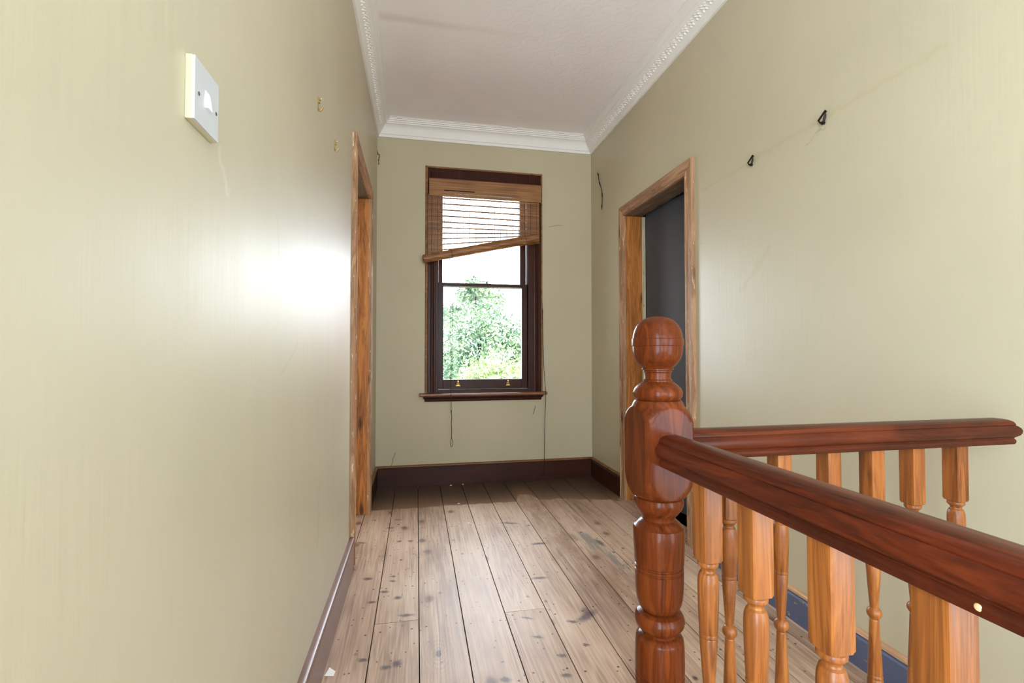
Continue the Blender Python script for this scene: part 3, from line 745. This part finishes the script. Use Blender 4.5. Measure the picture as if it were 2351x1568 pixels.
for i in range(N):
    zl = 2.379 - i * p * 0.985
    if zl < bottom_z(x0) - 0.005: break
    zr = 2.375 - i * p if i < 53 else 2.375 - 53 * p - (i - 53) * p * 0.40
    rows.append((zl, zr))
for i, (zl, zr) in enumerate(rows):
    rod = (i % 11 == 5)
    h = 0.0066 if rod else 0.0037
    hr = h if (i < 53 or rod) else h * 0.42
    v = box(bm, x0, x1, YB - (0.004 if rod else 0.0004), YB + 0.0004, -h, 0)
    for q in v:
        if q.co.x > 0.5 and q.co.z < -0.001: q.co.z = -hr
        q.co.z += zl + (zr - zl) * (q.co.x - x0) / (x1 - x0)
rel(obj('slat_panel', bm, M['blind'], BL))
k = 0
x = x0 + 0.03
while x < x1:
    zb = bottom_z(x)
    pts = [(x + 0.0006 * math.sin(j * 1.7 + k), YB - 0.0045 + (0.003 if j % 2 else 0), 2.44 + (zb - 2.44) * j / 40) for j in range(41)]
    tube(strings, pts, 0.0017, 5); x += 0.0522; k += 1
rel(obj('weave_strings', strings, M['string'], BL))
# rolled-up lower edge
ra, rb_ = Vector((0.052, YB - 0.042, 1.834)), Vector((1.004, YB - 0.042, 2.047))
bm = bmesh.new()
ax = (rb_ - ra).normalized(); L = (rb_ - ra).length
pts, rs = [], []
for j in range(31):
    t = j / 30
    pts.append(ra + ax * (L * t)); rs.append((0.0335 + 0.004 * t) * (1 + 0.015 * math.sin(j * 1.3)))
pts = [ra - ax * 0.010, ra - ax * 0.006] + pts + [rb_ + ax * 0.003, rb_ + ax * 0.005]; rs = [0.012, 0.026] + rs + [0.026, 0.012]
tube(bm, pts, rs, 28)
roll = obj('rolled_edge', bm, M['blind_roll'], BL, smooth=50); rel(roll)
for t in (0.235, 0.885):
    c = ra + ax * (L * t); bm = bmesh.new(); e1 = Vector((0, 1, 0)); e2 = ax.cross(e1)
    tube(bm, [c + (e1 * math.cos(q) + e2 * math.sin(q)) * (0.0350 + 0.004 * t) for q in [2 * PI * i / 28 for i in range(28)]], 0.0013, 5, closed=True)
    rel(obj('tie_string', bm, M['string'], BL, smooth=60))
# draw cord with its loop, hanging in front of the sill
YC = D - 0.085; bm = bmesh.new()
for s in (-1, 1):
    tube(bm, smooth_path([(0.273 + s * 0.004, YC, 1.90), (0.275 + s * 0.006, YC, 1.4), (0.272 + s * 0.005, YC, 1.0), (0.270 + s * 0.002, YC, 0.86), (0.273 - s * 0.002, YC, 0.72), (0.2745 + s * 0.004, YC, 0.63), (0.275 - s * 0.001, YC, 0.58)], 6), 0.0013, 6)
tube(bm, smooth_path([(0.274, YC, 0.60), (0.279, YC, 0.55), (0.275, YC, 0.50), (0.278, YC, 0.45), (0.276, YC, 0.395)], 6), 0.0026, 6)
tube(bm, smooth_path([(0.276, YC, 0.40), (0.284, YC, 0.365), (0.287, YC, 0.335), (0.280, YC, 0.318), (0.272, YC, 0.322), (0.270, YC, 0.345), (0.275, YC, 0.385), (0.276, YC, 0.40)], 6), 0.0018, 6)
lathe(bm, [(0.585, 0.001), (0.592, 0.0042), (0.606, 0.0042), (0.613, 0.001)], 0.2745, YC, 10)
rel(obj('draw_cord', bm, M['string'], BL, smooth=60))

# loose thin cable right of the window, down to the floor
bm = bmesh.new(); yk = D - 0.030
tube(bm, smooth_path([(1.053, D - 0.004, 1.78), (1.050, D - 0.006, 1.65), (1.056, D - 0.006, 1.50), (1.059, D - 0.008, 1.43), (1.061, D - 0.012, 1.2), (1.064, D - 0.03, 0.95), (1.068, D - 0.068, 0.76), (1.069, D - 0.069, 0.71), (1.068, D - 0.045, 0.5), (1.067, yk, 0.17), (1.068, yk, 0.06), (1.050, yk - 0.01, 0.006), (0.98, D - 0.05, 0.0028), (0.75, D - 0.055, 0.0028), (0.52, D - 0.05, 0.0028)], 8), 0.0024, 6)
lathe(bm, [(1.405, 0.0015), (1.412, 0.005), (1.44, 0.005), (1.447, 0.0015)], 1.0588, D - 0.008, 10)
tag(obj('cable', bm, M['cable'], smooth=60), 'thin dark cable hanging down the wall right of the window to the floor', 'cable')
bm = bmesh.new()
tube(bm, smooth_path([(B - 0.004, 3.80, 2.585), (B - 0.012, 3.785, 2.60), (B - 0.010, 3.775, 2.565), (B - 0.006, 3.765, 2.51), (B - 0.004, 3.722, 2.43), (B - 0.004, 3.706, 2.36), (B - 0.005, 3.712, 2.30), (B - 0.004, 3.724, 2.265)], 6), [0.003 + 0.0022 * (1 if i % 9 < 3 else 0) for i in range(43)], 6)
tag(obj('cable', bm, M['cable'], smooth=60), 'short dark cable stub on the right wall high beside the corner', 'cable')

# ------------------------------------------------------------------ light switch
sw = thing('light_switch', 'white single rocker light switch on the glossy left wall', 'light switch', (-A, 0.783, 1.456))
obj('back_box', B_(0.0, 0.0095, -0.043, 0.041, -0.046, 0.046, bev=0.0012), M['ivory'], sw)
obj('face_plate', B_(0.0090, 0.0125, -0.0425, 0.0405, -0.0455, 0.0455, bev=0.0008), M['plate'], sw)
bm = bmesh.new(); v = box(bm, 0.0120, 0.0150, -0.008, 0.008, -0.013, 0.013, bev=0.0006)
for q in bm.verts:
    if q.co.x > 0.0135: q.co.x += 0.002 * (-q.co.z / 0.013)
obj('rocker', bm, M['rocker'], sw)
for yy in (-0.030, 0.030):
    bm = bmesh.new(); tube(bm, [(0.0122, yy, -0.004), (0.0134, yy, -0.004)], 0.0028, 10); obj('screw', bm, M['screw'], sw)

# ------------------------------------------------------------------ picture hooks
def brass_hook(y, z, label):
    h = thing('picture_hook', label, 'hook', (-A, y, z), 'brass picture hooks on the left wall')
    bm = bmesh.new(); box(bm, 0.0, 0.002, -0.0045, 0.0045, -0.018, 0.020, bev=0.0006)
    box(bm, 0.002, 0.009, -0.0045, 0.0045, 0.010, 0.013, bev=0.0006); box(bm, 0.002, 0.007, -0.0045, 0.0045, 0.001, 0.004, bev=0.0006); obj('back_strip', bm, M['brass'], h)
    bm = bmesh.new(); tube(bm, smooth_path([(0.001, 0, -0.014), (0.003, 0, -0.022), (0.008, 0, -0.024), (0.013, 0, -0.018), (0.016, 0, -0.012)], 5), 0.0026, 6); obj('hook', bm, M['brass'], h, smooth=50)
    bm = bmesh.new(); tube(bm, [(-0.002, 0, 0.006), (0.012, 0, 0.017)], 0.0012, 6); tube(bm, [(0.012, 0, 0.017), (0.0128, 0, 0.0177)], 0.003, 8); obj('pin', bm, M['brass'], h)
brass_hook(1.643, 1.897, 'brass picture hook on the left wall, the one nearer the light switch')
brass_hook(1.965, 1.897, 'brass picture hook on the left wall, the one nearer the doorway')
def ring_hook(y, z, s, label):
    h = thing('picture_hook', label, 'hook', (B, y, z), 'dark iron hooks on the right wall')
    bm = bmesh.new()
    pts = [(-0.006, -0.012 * s, 0.026 * s), (-0.012, 0.014 * s, -0.002 * s), (-0.010, 0.006 * s, -0.014 * s), (-0.006, -0.004 * s, -0.012 * s), (-0.005, -0.009 * s, 0.006 * s)]
    tube(bm, pts, 0.0042 * s, 6, closed=True); obj('ring', bm, M['iron'], h, smooth=40)
    bm = bmesh.new(); tube(bm, [(0.001, 0.0, -0.016 * s), (-0.010, 0.0, -0.018 * s)], 0.0055 * s, 8); obj('screw', bm, M['iron'], h)
    bm = bmesh.new(); tube(bm, [(0.001, -0.010 * s, 0.022 * s), (-0.006, -0.011 * s, 0.024 * s)], 0.003 * s, 8); obj('nail', bm, M['iron'], h)
ring_hook(1.914, 1.954, 0.95, 'small dark iron ring hook on the right wall, nearer the charcoal door')
ring_hook(1.519, 1.961, 1.0, 'small dark iron ring hook on the right wall, farther from the charcoal door')

# ------------------------------------------------------------------ stair railing
NX, NY = 0.483, 0.900
RL = thing('stair_railing', 'varnished wooden stair railing with a turned ball topped newel post', 'railing', (NX, NY, 0))
_up = [(0.936 + 0.034 * math.sqrt(max(0.0, 1 - (x_ / 0.0462) ** 2)), math.hypot(0.052, x_)) for x_ in (0.006, 0.014, 0.022, 0.029, 0.035, 0.040, 0.0435, 0.0455, 0.0462)]
_dn = [(0.838 - 0.046 * math.sqrt(max(0.0, 1 - (x_ / 0.0462) ** 2)), math.hypot(0.052, x_)) for x_ in (0.0462, 0.0455, 0.0435, 0.040, 0.035, 0.029, 0.022, 0.014, 0.008)]
newel_prof = [(1.045, 0.0285), (1.040, 0.0285), (1.038, 0.0262), (1.03, 0.0257), (1.025, 0.0265), (1.0238, 0.029), (1.0205, 0.029), (1.019, 0.032), (1.012, 0.041), (1.006, 0.0465), (0.999, 0.0490), (0.991, 0.048), (0.985, 0.044), (0.9835, 0.0425),
    (0.9825, 0.046), (0.977, 0.0495), (0.9715, 0.0515)] + _up + [(0.90, 0.0695), (0.86, 0.0695)] + _dn + [(0.7915, 0.047), (0.7912, 0.0425),
    (0.7905, 0.043), (0.787, 0.047), (0.781, 0.0488), (0.774, 0.0485), (0.765, 0.045), (0.757, 0.039), (0.752, 0.0345), (0.748, 0.0325), (0.743, 0.0325), (0.741, 0.036), (0.737, 0.041), (0.731, 0.0455), (0.729, 0.049), (0.724, 0.0505), (0.70, 0.0502), (0.66, 0.0485), (0.656, 0.048), (0.654, 0.0455), (0.6515, 0.0455), (0.650, 0.0475), (0.646, 0.0475), (0.6445, 0.0455), (0.642, 0.0455), (0.640, 0.0478),
    (0.61, 0.0474), (0.59, 0.0458), (0.577, 0.043), (0.568, 0.0385), (0.5635, 0.0345), (0.562, 0.0325), (0.5605, 0.037), (0.557, 0.0435), (0.551, 0.0475), (0.543, 0.049), (0.535, 0.0475), (0.527, 0.042), (0.523, 0.037), (0.521, 0.0345), (0.5165, 0.0345), (0.5145, 0.0385), (0.510, 0.0445), (0.507, 0.0462), (0.505, 0.0465), (0.495, 0.0478), (0.46, 0.0485),
    (0.440, 0.0482), (0.438, 0.046), (0.4355, 0.046), (0.434, 0.048), (0.428, 0.048), (0.4265, 0.046), (0.424, 0.046), (0.422, 0.048), (0.38, 0.0468), (0.33, 0.043), (0.28, 0.037), (0.272, 0.035), (0.268, 0.040), (0.262, 0.0455), (0.255, 0.047), (0.248, 0.045), (0.242, 0.039), (0.240, 0.046), (0.232, 0.055), (0.225, 0.0645), (0.218, 0.0695), (0.12, 0.0695), (0.0, 0.0695)]
ball_prof = [(1.1535, 0), (1.1528, 0.010), (1.1505, 0.020), (1.1465, 0.029), (1.141, 0.0360), (1.134, 0.0418), (1.125, 0.0462), (1.116, 0.0488), (1.1078, 0.0498), (1.107, 0.0510), (1.1065, 0.0512), (1.0935, 0.0512), (1.093, 0.0510), (1.0922, 0.0497), (1.083, 0.0494), (1.074, 0.0478), (1.066, 0.0448), (1.059, 0.0405), (1.053, 0.0352), (1.0495, 0.0310), (1.0475, 0.0302), (1.0465, 0.0318), (1.0445, 0.0318), (1.0435, 0.0285)]
def newel(name, loc, parent, first=None):
    bm = bmesh.new(); lathe(bm, newel_prof, 0, 0, 96, sq=0.052); nw = obj(name, bm, M['newel'], parent, smooth=28, loc=loc)
    bm = bmesh.new(); lathe(bm, ball_prof, 0, 0, 64); obj('ball_finial', bm, M['newel'], nw, smooth=28)
    return nw
newel('newel_post', (0, 0, 0), RL)
newel('newel_post', (0, -1.52, 0), RL)
half = [(0.0, 0.0595), (0.010, 0.0590), (0.018, 0.0570), (0.0235, 0.0535), (0.0262, 0.0490), (0.0268, 0.0462), (0.0262, 0.0448), (0.0290, 0.0430), (0.0330, 0.0385), (0.0348, 0.0330), (0.0342, 0.0270), (0.0315, 0.0215), (0.0275, 0.0180), (0.0250, 0.0160), (0.0240, 0.0135), (0.0255, 0.0115), (0.0268, 0.0080), (0.0262, 0.0035), (0.0245, 0.0), (0.0, 0.0)]
rail_prof = half[:-1] + [(-u, v) for u, v in half[-2:0:-1]]
RZ = 0.8605
bm = bmesh.new(); prism(bm, rail_prof, lambda u, v: (u, -0.050, RZ + v), lambda u, v: (u, -1.47, RZ + v))
o = obj('handrail', bm, M['rail_y'], RL, smooth=24); o['label'] = 'dark handrail running towards the viewer'
bm = bmesh.new()
X0_ = 0.925 - 0.0348            # the moulding is returned round the free end
ra_ = [bm.verts.new((0.050, 0.010 + u, RZ + v)) for u, v in rail_prof]
rb2 = [bm.verts.new((X0_ + abs(u), 0.010 + u, RZ + v)) for u, v in rail_prof]
NP = len(rail_prof)
for i in range(NP): bm.faces.new((ra_[i], ra_[(i + 1) % NP], rb2[(i + 1) % NP], rb2[i]))
bm.faces.new(ra_)
nh = len(half) - 1               # half[0] is the crown, half[nh] the middle of the underside
for i in range(nh):
    l0 = rb2[i]; l1 = rb2[(i + 1)] if i + 1 < nh else rb2[nh - 1]
    r0 = rb2[(NP - i) % NP]; r1 = rb2[NP - i - 1] if i + 1 < nh else rb2[NP - nh + 1]
    f_ = list(dict.fromkeys((l0, l1, r1, r0)))
    if len(f_) >= 3:
        try: bm.faces.new(f_)
        except ValueError: pass
o = obj('handrail', bm, M['rail_x'], RL, smooth=24); o['label'] = 'red brown handrail running across to the right wall'
bm = bmesh.new(); bmesh.ops.create_icosphere(bm, subdivisions=2, radius=0.0034)
for q in bm.verts: q.co.x *= 0.35
o = obj('filled_peg', bm, simple('pale_filler', lin(226, 178, 132), 0.4), RL, smooth=60, loc=(-0.0262, 0.317 - NY, RZ + 0.008)); o['label'] = 'pale filled peg hole'
# balusters
HB = 0.0172
bal_prof = [(0.862, 0.0235), (0.80, 0.0235), (0.7335, 0.0235), (0.7305, 0.0215), (0.7290, 0.0165), (0.7275, 0.0160), (0.7245, 0.0168), (0.7215, 0.0163), (0.7190, 0.0140), (0.7160, 0.0112), (0.7135, 0.0106), (0.7110, 0.0112), (0.7085, 0.0138), (0.7070, 0.0142), (0.7050, 0.0150), (0.7000, 0.0163), (0.6900, 0.0169), (0.6750, 0.0169),
    (0.6500, 0.0163), (0.6120, 0.0148), (0.6095, 0.0138), (0.6075, 0.0150), (0.6045, 0.0150), (0.6025, 0.0138), (0.6000, 0.0146), (0.55, 0.0115), (0.51, 0.0085), (0.5045, 0.0082), (0.5030, 0.0100), (0.4990, 0.0130), (0.4940, 0.0147), (0.4890, 0.0145), (0.4845, 0.0125), (0.4810, 0.0098), (0.4785, 0.0085), (0.4765, 0.0095), (0.4740, 0.0095), (0.43, 0.0112), (0.36, 0.0143), (0.357, 0.0134), (0.3535, 0.0147), (0.3505, 0.0147), (0.348, 0.0136), (0.345, 0.0150),
    (0.30, 0.0166), (0.275, 0.0169), (0.262, 0.0160), (0.258, 0.0142), (0.2545, 0.0108), (0.251, 0.0108), (0.2475, 0.0150), (0.243, 0.0168), (0.2385, 0.0162), (0.236, 0.0215), (0.232, 0.0235), (0.12, 0.0235), (0.0, 0.0235)]
bm = bmesh.new(); lathe(bm, bal_prof, 0, 0, 48, sq=HB)
b0 = obj('baluster', bm, M['pine_baluster'], RL, smooth=26)
spots = [(0.0, y - NY, 0.0) for y in (0.733, 0.617, 0.488, 0.363, 0.240, 0.115, -0.010, -0.135, -0.260, -0.385, -0.510)]
spots += [(x - NX, 0.010, 0.0) for x in (0.649, 0.774, 0.900, 1.015, 1.127, 1.252)]
for i, s in enumerate(spots):
    o = b0 if i == 0 else b0.copy()
    if i: COL.objects.link(o); o.parent = RL
    o.location = s

# ------------------------------------------------------------------ debris on the floor
bm = bmesh.new()
v = [bm.verts.new(c) for c in ((-0.016, -0.008, 0.0006), (0.014, -0.014, 0.0006), (0.016, 0.010, 0.0006), (-0.002, 0.004, 0.020), (0.002, 0.016, 0.0006), (-0.002, 0.006, 0.0185))]
for f in ((0, 1, 3), (1, 2, 3), (2, 4, 3), (4, 0, 5), (0, 3, 5), (0, 4, 2, 1)):
    try: bm.faces.new([v[i] for i in f])
    except Exception: pass
o = obj('paint_chip', bm, M['flake'], loc=(-0.282, 1.715, 0.0)); tag(o, 'curled white paint chip on the floor against the left skirting board', 'paint chip')
rng = random.Random(9)
crumbs = [(0.275, 3.915, 0.006, 'white plaster crumb on the dark floor margin below the window, left of the draw cord'), (0.372, 3.925, 0.005, 'white plaster crumb on the dark floor margin, right of the draw cord'),
          (0.297, 3.435, 0.006, 'white plaster crumb at the edge of the dark varnished margin'), (0.325, 3.03, 0.006, 'white plaster crumb alone in the middle of the sanded boards')]
for x, y, s, lb in crumbs:
    bm = bmesh.new(); bmesh.ops.create_icosphere(bm, subdivisions=2, radius=s)
    for q in bm.verts:
        q.co *= 0.75 + 0.5 * rng.random(); q.co.x *= 1.5; q.co.z = max(q.co.z * 0.6, -0.3 * s)
    tag(obj('plaster_crumb', bm, M['crumb'], loc=(x, y, 0.3 * s)), lb, 'crumb', 'plaster crumbs on the floor')

# ------------------------------------------------------------------ outside the window
GZ = -3.2
bm = bmesh.new(); box(bm, -40, 60, D + 0.6, 80, GZ - 0.1, GZ); struct(obj('ground', bm, M['paving']), 'unseen paved yard below the window, made pale to bounce light up', 'ground')
def tree(x, y, ztop, rad, hgt, n, leaf, mat, label, seed, nblob=14):
    rng = random.Random(seed)
    t = thing('tree', label, 'tree', (x, y, GZ), 'trees outside the window')
    zc = ztop - hgt / 2 - GZ
    bm = bmesh.new(); tube(bm, smooth_path([(0, 0, 0), (0.05 * rad, 0, zc * 0.4), (-0.03 * rad, 0.03, zc * 0.8), (0, 0, zc + hgt * 0.2)], 6), [0.16 * (1 - 0.035 * i) for i in range(19)], 10)
    for q in range(6):
        a = q * 1.05; tube(bm, [(0, 0, zc * 0.7 + 0.1 * q), (math.cos(a) * rad * 0.35, math.sin(a) * rad * 0.35, zc + 0.05 * q)], [0.06, 0.02], 6)
    obj('trunk', bm, M['bark'], t, smooth=50)
    blobs = []
    for _ in range(nblob):
        while True:
            c = Vector((rng.uniform(-1, 1), rng.uniform(-1, 1), rng.uniform(-1, 1)))
            if c.length < 1: break
        blobs.append((Vector((c.x * rad * 0.72, c.y * rad * 0.72, c.z * hgt * 0.38)), rng.uniform(0.22, 0.44) * rad))
    bm = bmesh.new()
    for _ in range(n):
        c, r = rng.choice(blobs)
        d = Vector((rng.gauss(0, 1), rng.gauss(0, 1), rng.gauss(0, 1))).normalized()
        p0 = c + d * r * (0.50 + 0.60 * rng.random()); p0.z += zc
        nn = (d + Vector((rng.gauss(0, .6), rng.gauss(0, .6), rng.gauss(0, .6) + 0.4))).normalized(); a = nn.orthogonal().normalized(); b = nn.cross(a)
        th = rng.random() * 6.3; a, b = a * math.cos(th) + b * math.sin(th), b * math.cos(th) - a * math.sin(th)
        s = leaf * rng.uniform(0.6, 1.25)
        vv = [bm.verts.new(p0 - a * s), bm.verts.new(p0 + b * s * 0.42 + nn * s * 0.12), bm.verts.new(p0 + a * s), bm.verts.new(p0 - b * s * 0.42 + nn * s * 0.12)]
        bm.faces.new(vv)
    obj('crown', bm, mat, t)
tree(1.45, 11.2, 2.45, 1.45, 3.1, 17000, 0.060, M['leaf_blue'], 'blue green bushy tree seen through the lower sash, behind the paler one', 3, 44)
tree(1.20, 8.2, 1.30, 0.98, 2.4, 13000, 0.045, M['leaf_yellow'], 'paler green bushy tree low in the window, nearest the glass', 5, 34)
tree(0.05, 8.9, 0.60, 0.55, 2.0, 4000, 0.050, M['leaf_blue'], 'small dark green shrub at the lower left of the window', 8)
tree(3.2, 26.0, 6.2, 2.2, 5.0, 3500, 0.15, M['leaf_blue'], 'tall faint tree farthest off, above the sash meeting rail', 12)
hs = thing('house', 'orange brick house with a tiled roof off to the right outside the window', 'house', (3.75, 13.6, GZ)); hs.rotation_euler = (0, 0, math.radians(-13))
bm = bmesh.new(); box(bm, 0, 9.2, 0, 7, 0, 4.6); obj('wall', bm, M['brick'], hs)
bm = bmesh.new(); prism(bm, [(-0.3, 4.5), (7.3, 4.5), (3.5, 6.2)], lambda u, v: (0.0 if v < 4.6 else 0.9, u, v), lambda u, v: (9.5, u, v)); obj('roof', bm, M['roof'], hs)
for xx in (2.6, 5.2, 7.4):
    f = obj('window', B_(xx, xx + 1.1, -0.05, 0.05, 2.4, 3.7), M['white_paint'], hs); obj('pane', B_(xx + 0.08, xx + 1.02, -0.06, 0.0, 2.48, 3.62), M['house_glass'], f)
